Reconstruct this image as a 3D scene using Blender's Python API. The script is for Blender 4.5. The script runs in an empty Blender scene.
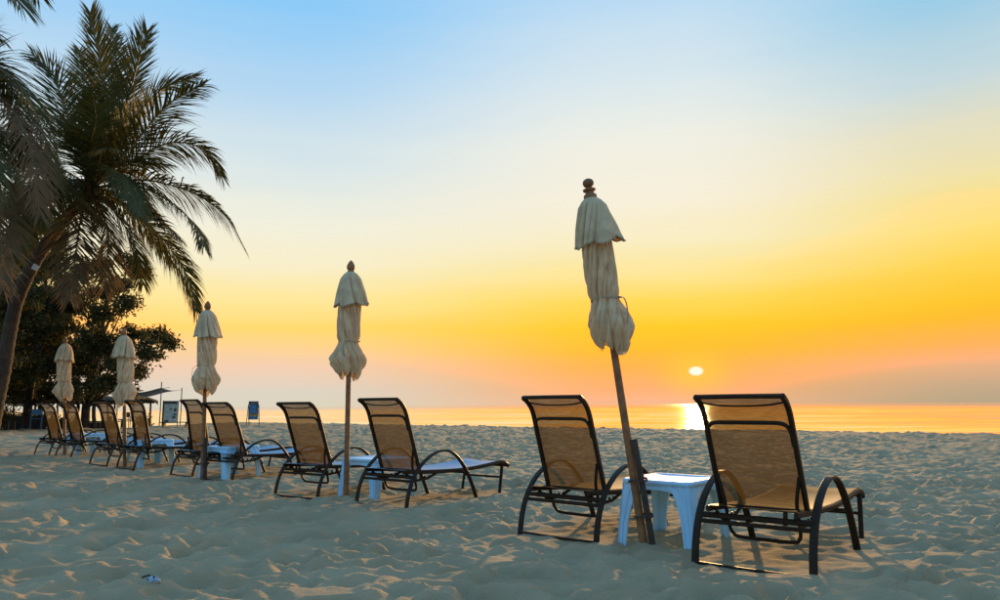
import bpy, math, random
import numpy as np
from mathutils import Vector, Matrix

# ------------------------------------------------------------------ camera, world, sun, exposure
scene = bpy.context.scene
col = scene.collection
R = math.radians

SUN_AZ, SUN_EL = 15.14, 2.48          # degrees: clockwise from +Y, above the horizon
sun_dir = Vector((math.sin(R(SUN_AZ)) * math.cos(R(SUN_EL)), math.cos(R(SUN_AZ)) * math.cos(R(SUN_EL)), math.sin(R(SUN_EL))))

cam_data = bpy.data.cameras.new('camera')
cam = bpy.data.objects.new('camera', cam_data)
col.objects.link(cam)
cam_data.sensor_width = 36.0
cam_data.lens = 25.92
cam_data.clip_start = 0.05
cam_data.clip_end = 40000
cr, cu, cf = Vector((0.99998, 0.00088, -0.00604)), Vector((0.00611, -0.1443, 0.98951)), Vector((0.0, 0.98953, 0.14431))
cam.matrix_world = Matrix(((cr.x, cu.x, -cf.x, 0.0), (cr.y, cu.y, -cf.y, 0.0), (cr.z, cu.z, -cf.z, 0.95), (0, 0, 0, 1)))
scene.camera = cam

world = bpy.data.worlds.new('World')
scene.world = world
world.use_nodes = True
wt = world.node_tree
wt.nodes.clear()


def srgb(r, g, b):
    f = lambda c: c / 12.92 if c <= 0.04045 else ((c + 0.055) / 1.055) ** 2.4
    return (f(r / 255), f(g / 255), f(b / 255), 1.0)


class NT:
    """small helper round a node tree"""
    def __init__(self, tree): self.t = tree
    def n(self, typ, **kw):
        nd = self.t.nodes.new(typ)
        for k, v in kw.items(): setattr(nd, k, v)
        return nd
    def put(self, sock, v):
        if hasattr(v, 'is_output'): self.t.links.new(v, sock)
        else: sock.default_value = v
    def math(self, op, a, b=None, clamp=False):
        nd = self.n('ShaderNodeMath', operation=op, use_clamp=clamp)
        self.put(nd.inputs[0], a)
        if b is not None: self.put(nd.inputs[1], b)
        return nd.outputs[0]
    def vmath(self, op, a, b=None):
        nd = self.n('ShaderNodeVectorMath', operation=op)
        self.put(nd.inputs[0], a)
        if b is not None: self.put(nd.inputs[1], b)
        return nd.outputs['Value'] if op in ('DOT_PRODUCT', 'LENGTH') else nd.outputs[0]
    def mrange(self, v, a, b, c=0.0, d=1.0, smooth=True):
        nd = self.n('ShaderNodeMapRange', interpolation_type='SMOOTHSTEP' if smooth else 'LINEAR')
        for i, x in enumerate((v, a, b, c, d)): self.put(nd.inputs[i], x)
        return nd.outputs[0]
    def ramp(self, fac, stops):
        nd = self.n('ShaderNodeValToRGB')
        el = nd.color_ramp.elements
        while len(el) < len(stops): el.new(0.5)
        for e, (p, c) in zip(el, stops): e.position = p; e.color = c
        self.put(nd.inputs[0], fac)
        return nd.outputs[0]
    def mix(self, fac, a, b, mode='MIX'):
        nd = self.n('ShaderNodeMix', data_type='RGBA', blend_type=mode)
        self.put(nd.inputs[0], fac); self.put(nd.inputs[6], a); self.put(nd.inputs[7], b)
        return nd.outputs[2]
    def noise(self, vec, scale, detail=4.0, rough=0.5):
        nd = self.n('ShaderNodeTexNoise')
        if vec is not None: self.put(nd.inputs['Vector'], vec)
        nd.inputs['Scale'].default_value = scale; nd.inputs['Detail'].default_value = detail; nd.inputs['Roughness'].default_value = rough
        return nd.outputs['Fac']


W = NT(wt)
gen = W.n('ShaderNodeTexCoord').outputs['Generated']
dirv = W.vmath('NORMALIZE', gen)
sep = W.n('ShaderNodeSeparateXYZ'); wt.links.new(dirv, sep.inputs[0])
haze = W.math('SUBTRACT', W.noise(W.vmath('MULTIPLY', dirv, (1.6, 1.6, 15.0)), 1.5, 5, .55), 0.5)                  # faint unevenness of the haze layers
elev = W.math('ADD', W.math('MULTIPLY', W.math('ARCSINE', sep.outputs[2]), 180 / math.pi / 60.0), W.math('MULTIPLY', haze, W.mrange(sep.outputs[2], 0.0, 0.25, 0.012, 0.05)), True)      # 0 at the horizon, 1 at 60 degrees
flat = W.n('ShaderNodeCombineXYZ'); wt.links.new(sep.outputs[0], flat.inputs[0]); wt.links.new(sep.outputs[1], flat.inputs[1])
caz = W.vmath('DOT_PRODUCT', W.vmath('NORMALIZE', flat.outputs[0]), (math.sin(R(SUN_AZ)), math.cos(R(SUN_AZ)), 0.0))
daz = W.math('MULTIPLY', W.math('ARCCOSINE', W.math('MINIMUM', caz, 0.99999)), 180 / math.pi)    # azimuth away from the sun, degrees
D60 = lambda e: e / 60.0
az = W.math('MULTIPLY', W.math('ARCTAN2', sep.outputs[0], sep.outputs[1]), 180 / math.pi)         # compass angle from +Y, degrees
ramp = lambda stops: W.ramp(elev, [(D60(e), srgb(*c)) for e, c in stops])
sky_sun = ramp([(0, (242, 186, 144)), (1.1, (246, 180, 118)), (2.7, (253, 182, 84)), (4.3, (255, 193, 52)), (6, (255, 206, 45)), (8.0, (254, 219, 90)), (10.0, (252, 231, 150)),
                (12.3, (250, 238, 196)), (16, (248, 240, 219)), (20.5, (240, 240, 229)), (25, (218, 232, 237)), (31, (182, 217, 244)), (60, (134, 190, 246))])
sky_north = ramp([(0, (220, 214, 192)), (1.2, (222, 212, 196)), (3, (246, 208, 178)), (4.5, (251, 213, 146)), (5.9, (253, 219, 112)), (8, (254, 233, 158)), (10.5, (250, 239, 202)),
                  (14, (242, 240, 222)), (18.5, (218, 231, 233)), (24, (180, 215, 242)), (29.5, (142, 203, 247)), (60, (126, 184, 244))])
sky_south = ramp([(0, (184, 166, 134)), (1.1, (200, 171, 138)), (2.6, (238, 180, 132)), (3.8, (254, 180, 90)), (5.5, (255, 190, 52)), (7, (255, 200, 48)), (9.5, (253, 214, 84)),
                  (11.8, (250, 225, 125)), (15, (242, 227, 168)), (18.2, (230, 224, 192)), (21.5, (198, 217, 222)), (27, (150, 203, 232)), (60, (126, 184, 244))])
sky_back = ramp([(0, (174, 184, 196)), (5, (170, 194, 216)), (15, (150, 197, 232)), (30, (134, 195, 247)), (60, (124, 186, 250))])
sky = W.mix(W.mrange(az, 10.0, -17.0), W.mix(W.mrange(az, 14.0, 35.0), sky_sun, sky_south), sky_north)
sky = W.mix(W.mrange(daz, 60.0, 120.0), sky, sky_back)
# the glow is brighter in red than the picture can show
sr = W.n('ShaderNodeSeparateColor'); wt.links.new(sky, sr.inputs[0])
cr_ = W.n('ShaderNodeCombineColor')
wt.links.new(W.math('ADD', sr.outputs[0], W.mrange(W.math('SUBTRACT', sr.outputs[0], sr.outputs[2]), 0.55, 1.0, 0.0, 0.8)), cr_.inputs[0]); wt.links.new(sr.outputs[1], cr_.inputs[1]); wt.links.new(sr.outputs[2], cr_.inputs[2])
sky = cr_.outputs[0]
# a soft glow round the sun, then the hazy sun itself, flattened by refraction
sd = W.math('MULTIPLY', W.vmath('LENGTH', W.vmath('MULTIPLY', W.vmath('SUBTRACT', dirv, tuple(sun_dir)), (1.0, 1.0, 1.55))), 180 / math.pi)
sky = W.mix(W.mrange(sd, 4.0, 0.3, 0.0, 0.6), sky, srgb(255, 208, 60))
sky = W.mix(W.mrange(sd, 0.66, 0.34), sky, (1.15, 1.02, 0.80, 1))
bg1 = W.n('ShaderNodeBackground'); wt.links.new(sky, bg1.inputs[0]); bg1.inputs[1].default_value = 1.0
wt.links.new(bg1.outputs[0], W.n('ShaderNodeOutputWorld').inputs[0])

sun_data = bpy.data.lights.new('sun', 'SUN')
sun_data.energy = 5.0
sun_data.angle = R(1.2)
sun_data.color = (1.0, 0.58, 0.22)
sun = bpy.data.objects.new('sun', sun_data)
col.objects.link(sun)
glow_dir = Vector((sun_dir.x, sun_dir.y, math.tan(R(9.0))))
sun.rotation_euler = glow_dir.to_track_quat('Z', 'Y').to_euler()
sun.location = (10, 30, 8)

scene.view_settings.view_transform = 'Standard'
scene.view_settings.look = 'None'
scene.view_settings.exposure = 0.0
scene.view_settings.gamma = 1.0
scene.view_settings.use_curve_mapping = False


# ------------------------------------------------------------------ materials
def material(name, base, rough=0.6, metallic=0.0, var=None, bump=None, spec=0.5, transl=None, coat=0.0):
    """principled material; var=(scale, other colour, contrast lo, hi), bump=(scale, strength, distance), transl=(colour, amount)"""
    m = bpy.data.materials.new(name); m.use_nodes = True
    t = m.node_tree; N = NT(t); t.nodes.clear()
    out = N.n('ShaderNodeOutputMaterial'); p = N.n('ShaderNodeBsdfPrincipled')
    oc = N.n('ShaderNodeTexCoord').outputs['Object']
    c = base + (1,) if len(base) == 3 else base
    if var:
        c = N.mix(N.mrange(N.noise(oc, var[0], 6, 0.6), var[2] if len(var) > 2 else .3, var[3] if len(var) > 3 else .7), c, var[1] + (1,))
    N.put(p.inputs['Base Color'], c)
    p.inputs['Roughness'].default_value = rough; p.inputs['Metallic'].default_value = metallic
    p.inputs['Specular IOR Level'].default_value = spec; p.inputs['Coat Weight'].default_value = coat
    if bump:
        b = N.n('ShaderNodeBump'); b.inputs['Strength'].default_value = bump[1]; b.inputs['Distance'].default_value = bump[2]
        t.links.new(N.noise(oc, bump[0], 5, 0.6), b.inputs['Height']); t.links.new(b.outputs[0], p.inputs['Normal'])
    sh = p.outputs[0]
    if transl:
        tr = N.n('ShaderNodeBsdfTranslucent'); tr.inputs[0].default_value = transl[0] + (1,)
        mx = N.n('ShaderNodeMixShader'); mx.inputs[0].default_value = transl[1]
        t.links.new(sh, mx.inputs[1]); t.links.new(tr.outputs[0], mx.inputs[2]); sh = mx.outputs[0]
    t.links.new(sh, out.inputs[0])
    return m


def make_sand():
    m = bpy.data.materials.new('sand'); m.use_nodes = True
    t = m.node_tree; N = NT(t); t.nodes.clear()
    out = N.n('ShaderNodeOutputMaterial'); p = N.n('ShaderNodeBsdfPrincipled')
    oc = N.n('ShaderNodeTexCoord').outputs['Object']
    c = N.mix(N.mrange(N.noise(oc, 1.3, 6, .6), .3, .7), (0.36, 0.268, 0.150, 1), (0.45, 0.338, 0.195, 1))
    c = N.mix(N.mrange(N.noise(oc, 110, 3, .75), .58, .74, 0, .65), c, (0.20, 0.16, 0.12, 1))
    c = N.mix(N.mrange(N.noise(oc, 150, 3, .75), .60, .76, 0, .55), c, (0.62, 0.58, 0.5, 1))
    N.put(p.inputs['Base Color'], c)
    p.inputs['Roughness'].default_value = 0.95; p.inputs['Specular IOR Level'].default_value = 0.15
    h = N.math('ADD', N.math('MULTIPLY', N.noise(oc, 11, 5, .65), 0.022), N.math('MULTIPLY', N.noise(oc, 80, 4, .7), 0.010))
    b = N.n('ShaderNodeBump'); b.inputs['Strength'].default_value = 0.7; b.inputs['Distance'].default_value = 1.0
    t.links.new(h, b.inputs['Height']); t.links.new(b.outputs[0], p.inputs['Normal'])
    t.links.new(p.outputs[0], out.inputs[0])
    return m


def make_water():
    m = bpy.data.materials.new('sea_water'); m.use_nodes = True
    t = m.node_tree; N = NT(t); t.nodes.clear()
    out = N.n('ShaderNodeOutputMaterial'); p = N.n('ShaderNodeBsdfPrincipled')
    oc = N.n('ShaderNodeTexCoord').outputs['Object']
    mp = N.n('ShaderNodeMapping'); t.links.new(oc, mp.inputs[0]); mp.inputs['Rotation'].default_value = (0, 0, R(SUN_AZ)); mp.inputs['Scale'].default_value = (0.12, 1.0, 1.0)
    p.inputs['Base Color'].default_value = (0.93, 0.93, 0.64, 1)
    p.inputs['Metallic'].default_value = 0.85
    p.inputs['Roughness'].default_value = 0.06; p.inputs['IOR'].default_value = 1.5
    b = N.n('ShaderNodeBump'); b.inputs['Strength'].default_value = 0.6; b.inputs['Distance'].default_value = 1.0
    t.links.new(N.math('MULTIPLY', N.noise(mp.outputs[0], 2.2, 3, .5), 0.05), b.inputs['Height']); t.links.new(b.outputs[0], p.inputs['Normal'])
    t.links.new(p.outputs[0], out.inputs[0])
    return m


def make_sling():
    """woven vinyl mesh: threads with open gaps between them"""
    m = bpy.data.materials.new('woven_mesh_sling'); m.use_nodes = True
    t = m.node_tree; N = NT(t); t.nodes.clear()
    out = N.n('ShaderNodeOutputMaterial'); p = N.n('ShaderNodeBsdfPrincipled')
    oc = N.n('ShaderNodeTexCoord').outputs['Object']
    mp = N.n('ShaderNodeMapping'); t.links.new(oc, mp.inputs[0]); mp.inputs['Scale'].default_value = (2.0, 60.0, 60.0)
    streak = N.mrange(N.noise(mp.outputs[0], 3.0, 4, .6), .3, .7)
    N.put(p.inputs['Base Color'], N.mix(streak, (0.060, 0.035, 0.007, 1), (0.160, 0.097, 0.021, 1)))
    p.inputs['Roughness'].default_value = 0.55
    tl = N.n('ShaderNodeBsdfTranslucent'); tl.inputs[0].default_value = (0.105, 0.060, 0.013, 1)
    m1 = N.n('ShaderNodeMixShader'); m1.inputs[0].default_value = 0.4
    t.links.new(p.outputs[0], m1.inputs[1]); t.links.new(tl.outputs[0], m1.inputs[2])
    tp = N.n('ShaderNodeBsdfTransparent')
    m2 = N.n('ShaderNodeMixShader'); N.put(m2.inputs[0], N.mrange(streak, 0, 1, .10, .18))
    t.links.new(m1.outputs[0], m2.inputs[1]); t.links.new(tp.outputs[0], m2.inputs[2])
    t.links.new(m2.outputs[0], out.inputs[0])
    return m


M = {
    'sand': make_sand(), 'water': make_water(), 'sling': make_sling(),
    'metal': material('bronze_powder_coat', (0.024, 0.014, 0.007), 0.5, 0.0, (30, (0.036, 0.021, 0.011)), (300, .15, .002), .16),
    'plastic': material('sky_tinted_white_plastic', (0.44, 0.73, 0.90), 0.6, 0, (7, (0.40, 0.65, 0.78), .45, .8), (60, .08, .002)),  # white plastic with the blue of the skylight put into its base colour
    'sling_blue': material('faded_blue_sling', (0.12, 0.36, 0.56), 0.6, 0, (14, (0.10, 0.29, 0.45))),  # blue base colour, used on the seats of the middle loungers
    'canvas': material('beige_canvas', (0.86, 0.665, 0.41), 0.9, 0, (9, (0.64, 0.48, 0.285)), (350, .3, .002), .1, ((0.82, 0.66, 0.42), .22)),
    'canvas_trim': material('canvas_binding', (0.46, 0.33, 0.19), 0.9, 0, (20, (0.4, 0.31, 0.2)), None, .2),
    'wood': material('varnished_pole_wood', (0.33, 0.14, 0.045), 0.6, 0, (14, (0.18, 0.075, 0.026)), (60, .3, .004)),
    'wood_dark': material('weathered_dark_wood', (0.075, 0.05, 0.032), 0.8, 0, (12, (0.04, 0.028, 0.02)), (40, .5, .01)),
    'trunk': material('palm_bark', (0.085, 0.058, 0.036), 0.95, 0, (6, (0.045, 0.032, 0.022)), (25, .8, .02)),
    'frond': material('palm_leaflet', (0.050, 0.068, 0.015), 0.6, 0, (2.0, (0.070, 0.066, 0.018)), None, .2, ((0.14, 0.11, 0.02), .25)),
    'frond_dry': material('dry_palm_leaflet', (0.16, 0.10, 0.045), 0.7, 0, (2.0, (0.10, 0.07, 0.03)), None, .3, ((0.2, 0.12, 0.04), .25)),
    'rachis': material('palm_midrib', (0.17, 0.12, 0.04), 0.55, 0, (8, (0.10, 0.085, 0.03))),
    'leaf': material('tree_leaf', (0.045, 0.048, 0.016), 0.7, 0, (1.2, (0.07, 0.058, 0.02)), None, .15, ((0.10, 0.09, 0.02), .25)),
    'bark': material('tree_bark', (0.07, 0.052, 0.038), 0.95, 0, (8, (0.04, 0.03, 0.022)), (20, .7, .02)),
    'thatch': material('dark_thatch', (0.06, 0.048, 0.034), 0.95, 0, (20, (0.03, 0.025, 0.018)), (60, .8, .03)),
    'tarp': material('blue_grey_tarp', (0.16, 0.22, 0.27), 0.7, 0, (3, (0.11, 0.16, 0.2)), (15, .4, .02), .4, ((0.25, 0.33, 0.38), .25)),
    'pole_grey': material('galvanised_pole', (0.20, 0.19, 0.17), 0.6, .3, (10, (0.14, 0.12, 0.10))),
    'board': material('faded_board_paint', (0.62, 0.68, 0.58), 0.7, 0, (5, (0.34, 0.42, 0.37)), (40, .2, .003)),
    'board_dark': material('board_dark_paint', (0.05, 0.06, 0.06), 0.7, 0, (8, (0.09, 0.08, 0.06))),
    'paint_blue': material('blue_paint', (0.035, 0.19, 0.36), 0.5, 0, (8, (0.05, 0.15, 0.27))),
    'paint_red': material('rust_red_paint', (0.30, 0.10, 0.05), 0.6, 0, (8, (0.20, 0.08, 0.06))),
    'paint_orange': material('ochre_paint', (0.42, 0.22, 0.05), 0.6, 0, (8, (0.30, 0.15, 0.05))),
    'paint_white': material('white_paint', (0.72, 0.72, 0.72), 0.6, 0, (8, (0.6, 0.6, 0.6))),
    'paint_violet': material('violet_paint', (0.28, 0.18, 0.34), 0.6, 0, (8, (0.2, 0.13, 0.25))),
    'scrap': material('faded_wrapper', (0.36, 0.46, 0.56), 0.5, 0, (40, (0.28, 0.34, 0.42))),
    'shell': material('shell', (0.62, 0.55, 0.46), 0.5, 0, (60, (0.45, 0.36, 0.28))),
    'dry_leaf': material('dry_leaf', (0.14, 0.075, 0.035), 0.8, 0, (30, (0.08, 0.045, 0.025))),
}


# ------------------------------------------------------------------ mesh helpers
def tag(o, label=None, cat=None, group=None, kind=None):
    if label: o['label'] = label
    if cat: o['category'] = cat
    if group: o['group'] = group
    if kind: o['kind'] = kind
    return o


def empty(name, loc, rz=0.0):
    o = bpy.data.objects.new(name, None); col.objects.link(o)
    o.empty_display_size = 0.2; o.location = loc; o.rotation_euler = (0, 0, rz)
    return o


def copy_tree(o, parent=None):
    c = o.copy(); col.objects.link(c); c.parent = parent
    for ch in list(o.children): copy_tree(ch, c)
    return c


def smooth_path(pts, per=6):
    """Catmull-Rom through the points"""
    P = [np.array(p, float) for p in pts]
    P = [2 * P[0] - P[1]] + P + [2 * P[-1] - P[-2]]
    out = []
    for i in range(1, len(P) - 2):
        a, b, c, d = P[i - 1:i + 3]
        for k in range(per):
            t = k / per
            out.append(.5 * (2 * b + (c - a) * t + (2 * a - 5 * b + 4 * c - d) * t * t + (3 * b - a - 3 * c + d) * t ** 3))
    out.append(P[-2])
    return out


class MB:
    """collects geometry for ONE mesh object"""
    def __init__(self): self.v, self.f, self.mi = [], [], []
    def add(self, verts, faces, mi=0):
        o = len(self.v); self.v += [tuple(map(float, p)) for p in verts]
        self.f += [tuple(i + o for i in f) for f in faces]; self.mi += [mi] * len(faces)
        return self
    def sweep(self, pts, prof, up=(0, 0, 1), mi=0, scale=None, cap=True, closed=False):
        """sweep a closed 2D profile along a path; profile x lies along the side vector, y along the path's own up"""
        P = [np.array(p, float) for p in pts]; n = len(P); k = len(prof); V, Fc = [], []
        up = np.array(up, float); side_prev = None
        for i, p in enumerate(P):
            if closed: t = P[(i + 1) % n] - P[i - 1]
            else: t = P[min(i + 1, n - 1)] - P[max(i - 1, 0)]
            t = t / (np.linalg.norm(t) + 1e-12)
            s = np.cross(t, up)
            if np.linalg.norm(s) < 1e-3: s = side_prev if side_prev is not None else np.cross(t, (1, 0.01, 0))
            s = s / np.linalg.norm(s)
            if side_prev is not None and s @ side_prev < 0: s = -s
            side_prev = s; u = np.cross(s, t); sc = scale[i] if scale is not None else 1.0
            for (a, b) in prof: V.append(p + s * a * sc + u * b * sc)
        for i in range(n if closed else n - 1):
            j = (i + 1) % n
            for q in range(k): Fc.append((i * k + q, i * k + (q + 1) % k, j * k + (q + 1) % k, j * k + q))
        if cap and not closed:
            Fc.append(tuple(range(k - 1, -1, -1))); Fc.append(tuple((n - 1) * k + q for q in range(k)))
        return self.add(V, Fc, mi)
    def tube(self, pts, r, seg=8, mi=0, scale=None, up=(0, 0, 1)):
        return self.sweep(pts, [(r * math.cos(2 * math.pi * q / seg), r * math.sin(2 * math.pi * q / seg)) for q in range(seg)], up, mi, scale)
    def strap(self, pts, w, h, up=(0, 0, 1), mi=0):
        c = min(w, h) * .3
        pr = [(-w / 2 + c, -h / 2), (w / 2 - c, -h / 2), (w / 2, -h / 2 + c), (w / 2, h / 2 - c), (w / 2 - c, h / 2), (-w / 2 + c, h / 2), (-w / 2, h / 2 - c), (-w / 2, -h / 2 + c)]
        return self.sweep(pts, pr, up, mi)
    def box(self, c, s, mi=0, bev=0.0):
        x, y, z = (q / 2 for q in s); b = min(bev, x, y, z)
        if b <= 0:
            V = [(c[0] + i * x, c[1] + j * y, c[2] + k * z) for i in (-1, 1) for j in (-1, 1) for k in (-1, 1)]
            return self.add(V, [(0, 1, 3, 2), (4, 6, 7, 5), (0, 4, 5, 1), (2, 3, 7, 6), (0, 2, 6, 4), (1, 5, 7, 3)], mi)
        rings = []
        for zz, ins in ((-z, b), (-z + b, 0), (z - b, 0), (z, b)):
            X, Y = x - ins, y - ins
            rings.append([(c[0] + px, c[1] + py, c[2] + zz) for px, py in ((-X + b, -Y), (X - b, -Y), (X, -Y + b), (X, Y - b), (X - b, Y), (-X + b, Y), (-X, Y - b), (-X, -Y + b))])
        return self.loft(rings, mi)
    def loft(self, rings, mi=0, cap=True):
        k = len(rings[0]); V = [p for r in rings for p in r]; Fc = []
        for i in range(len(rings) - 1):
            for q in range(k): Fc.append((i * k + q, i * k + (q + 1) % k, (i + 1) * k + (q + 1) % k, (i + 1) * k + q))
        if cap: Fc += [tuple(range(k - 1, -1, -1)), tuple((len(rings) - 1) * k + q for q in range(k))]
        return self.add(V, Fc, mi)
    def lathe(self, prof, seg=16, mi=0, c=(0, 0)):
        return self.loft([[(c[0] + r * math.cos(2 * math.pi * q / seg), c[1] + r * math.sin(2 * math.pi * q / seg), z) for q in range(seg)] for r, z in prof], mi)
    def build(self, name, mats, parent=None, smooth=True, loc=None, angle=40):
        me = bpy.data.meshes.new(name); me.from_pydata(self.v, [], self.f); me.update()
        for m in (mats if isinstance(mats, (list, tuple)) else [mats]): me.materials.append(m)
        if any(self.mi): me.polygons.foreach_set('material_index', self.mi)
        if smooth:
            me.polygons.foreach_set('use_smooth', [True] * len(me.polygons))
            try: me.set_sharp_from_angle(angle=R(angle))
            except Exception: pass
        o = bpy.data.objects.new(name, me); col.objects.link(o)
        if parent: o.parent = parent
        if loc: o.location = loc
        return o


# ------------------------------------------------------------------ the setting: sand, sea
rs = np.random.RandomState(7)
_perm = rs.permutation(512)


def gnoise(x, y, seed=0):
    """2D gradient noise, vectorised"""
    xi, yi = np.floor(x).astype(int), np.floor(y).astype(int); xf, yf = x - xi, y - yi
    def grad(ix, iy):
        h = _perm[(_perm[(ix + seed * 17) & 511] + iy) & 511] * (2 * np.pi / 512.0)
        return np.cos(h), np.sin(h)
    u, v = xf * xf * xf * (xf * (xf * 6 - 15) + 10), yf * yf * yf * (yf * (yf * 6 - 15) + 10)
    def dot(a, b):
        gx, gy = grad(xi + a, yi + b); return gx * (xf - a) + gy * (yf - b)
    return (dot(0, 0) * (1 - u) + dot(1, 0) * u) * (1 - v) + (dot(0, 1) * (1 - u) + dot(1, 1) * u) * v


def axis(dense_lo, dense_hi, step, growth, lo, hi):
    a = list(np.arange(dense_lo, dense_hi, step)); s = step
    while a[-1] < hi: s *= growth; a.append(a[-1] + s)
    left = []; s = step; q = dense_lo
    while q > lo: s *= growth; q -= s; left.append(q)
    return np.array(left[::-1] + a)


GX = axis(-5.5, 4.5, 0.028, 1.016, -420, 260)
ya = list(np.arange(2.6, 4.2, 0.024))
while ya[-1] < 110: ya.append(ya[-1] + max(0.024, 0.0060 * ya[-1]))
yb = []; q, s = 2.6, 0.04
while q > -300: q -= s; yb.append(q); s *= 1.06
GY = np.array(yb[::-1] + ya)
CREST = np.array([(-420, 380), (-120, 128), (-60, 79), (-45, 66), (-25.9, 53), (-15.6, 44.3), (-6, 36.6), (0, 32.1), (7.3, 26.9), (11.5, 24.0), (15, 21.8), (40, 7), (120, -40), (260, -120)])
LOUNGERS = [  # rear-feet midpoint x, y, heading of the cross bar in degrees, extra recline in degrees
    (1.45, 4.37, -38.5, 1.0), (0.40, 5.46, -41, -1.5), (-1.15, 7.04, -38, 0.0), (-2.22, 7.98, -35, 1.0), (-3.72, 9.62, -36, 1.5),
    (-4.50, 10.36, -43, -9.0), (-5.86, 11.47, -43, -7.0), (-6.68, 12.19, -40, -2.0), (-8.29, 13.89, -38, -2.0), (-9.26, 14.79, -37, -2.0)]


def base_height(X, Y):
    """large forms of the beach: nearly flat, a crest line, then the slope into the sea"""
    d = (Y - np.interp(X, CREST[:, 0], CREST[:, 1])) * 0.76
    h = 0.05 * gnoise(X / 3.1, Y / 3.1, 3) + 0.03 * gnoise(X / 1.3, Y / 1.3, 5)
    h = h * np.clip(1 - d / 4.0, 0, 1) * (1 + 0 * X)
    h = h - np.where(d > 0, np.minimum(0.10 * d + 0.004 * d * d, 3.0), 0)
    low = np.clip((-X - 16.5) / 3.0, 0, 1) * np.clip((Y - 32.0) / 3.0, 0, 1)        # a lower terrace under the trees
    return h - 0.65 * low * low * (3 - 2 * low)


XX, YY = np.meshgrid(GX, GY)
HH = base_height(XX, YY)
calm = np.ones_like(HH)
for (lx, ly, la, _) in LOUNGERS:
    f = np.array([math.cos(R(la + 90)), math.sin(R(la + 90))])
    dx, dy = XX - (lx + f[0] * .75), YY - (ly + f[1] * .75)
    al, ac = dx * f[0] + dy * f[1], -dx * f[1] + dy * f[0]
    calm = np.minimum(calm, np.clip(((al / 1.15) ** 2 + (ac / .62) ** 2) - .35, 0.28, 1))
# soft trampled relief
wx, wy = .12 * gnoise(XX / .4, YY / .4, 11), .12 * gnoise(XX / .4, YY / .4, 12)
rel = .026 * gnoise((XX + wx) / .36, (YY + wy) / .25, 1)
rel += .024 * (0.35 - np.abs(gnoise((XX + wx) / .28, (YY + wy) / .20, 2)))
rel += .009 * gnoise((XX + wx) / .17, (YY + wy) / .11, 4)
rng = np.random.RandomState(21)
foot = np.zeros_like(HH)


def dents(n, x0, x1, y0, y1, r0, r1):
    for _ in range(n):
        cx, cy, a = rng.uniform(x0, x1), rng.uniform(y0, y1), rng.normal() * .45
        ra = rng.uniform(r0, r1); rb = ra * rng.uniform(.45, .70); dep = ra * rng.uniform(.10, .20)
        i0, i1 = np.searchsorted(GX, [cx - 2.2 * ra, cx + 2.2 * ra]); j0, j1 = np.searchsorted(GY, [cy - 2.2 * ra, cy + 2.2 * ra])
        if i1 - i0 < 3 or j1 - j0 < 3: continue
        dx, dy = XX[j0:j1, i0:i1] - cx, YY[j0:j1, i0:i1] - cy
        q = ((dx * math.cos(a) + dy * math.sin(a)) / ra) ** 2 + ((-dx * math.sin(a) + dy * math.cos(a)) / rb) ** 2
        foot[j0:j1, i0:i1] += -dep * np.exp(-q ** 1.4) + dep * .40 * np.exp(-(np.sqrt(q) - 1.4) ** 2 * 6)


dents(3400, -7, 6, 2.4, 9, .07, .14)
dents(4600, -14, 12, 8, 20, .08, .17)
dents(3600, -26, 24, 18, 42, .14, .30)
fade = np.clip(1 - (YY - np.interp(XX, CREST[:, 0], CREST[:, 1])) / 3.0, 0.05, 1)
far_boost = 1.75 + 0.45 * np.clip((YY - 8.0) / 22.0, 0, 1)
HH = HH + (rel + foot) * calm * fade * far_boost


def ground_z(x, y):
    i = min(max(np.searchsorted(GX, x) - 1, 0), len(GX) - 2); j = min(max(np.searchsorted(GY, y) - 1, 0), len(GY) - 2)
    u, v = (x - GX[i]) / (GX[i + 1] - GX[i]), (y - GY[j]) / (GY[j + 1] - GY[j])
    return float((HH[j, i] * (1 - u) + HH[j, i + 1] * u) * (1 - v) + (HH[j + 1, i] * (1 - u) + HH[j + 1, i + 1] * u) * v)


def grid_object(name, X, Y, Z, mat):
    ny, nx = X.shape
    me = bpy.data.meshes.new(name)
    idx = np.arange(nx * ny).reshape(ny, nx)
    quads = np.stack([idx[:-1, :-1], idx[:-1, 1:], idx[1:, 1:], idx[1:, :-1]], -1).reshape(-1, 4)
    me.vertices.add(nx * ny); me.vertices.foreach_set('co', np.stack([X, Y, Z], -1).reshape(-1).astype(np.float32))
    me.loops.add(quads.size); me.loops.foreach_set('vertex_index', quads.reshape(-1).astype(np.int32))
    me.polygons.add(len(quads)); me.polygons.foreach_set('loop_start', np.arange(0, quads.size, 4, dtype=np.int32))
    me.polygons.foreach_set('use_smooth', np.ones(len(quads), dtype=bool))
    me.update(calc_edges=True); me.validate()
    me.materials.append(mat)
    o = bpy.data.objects.new(name, me); col.objects.link(o)
    return o


tag(grid_object('sand_beach', XX, YY, HH, M['sand']), 'trampled pale sand beach running down to the sea', None, None, 'structure')

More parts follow.
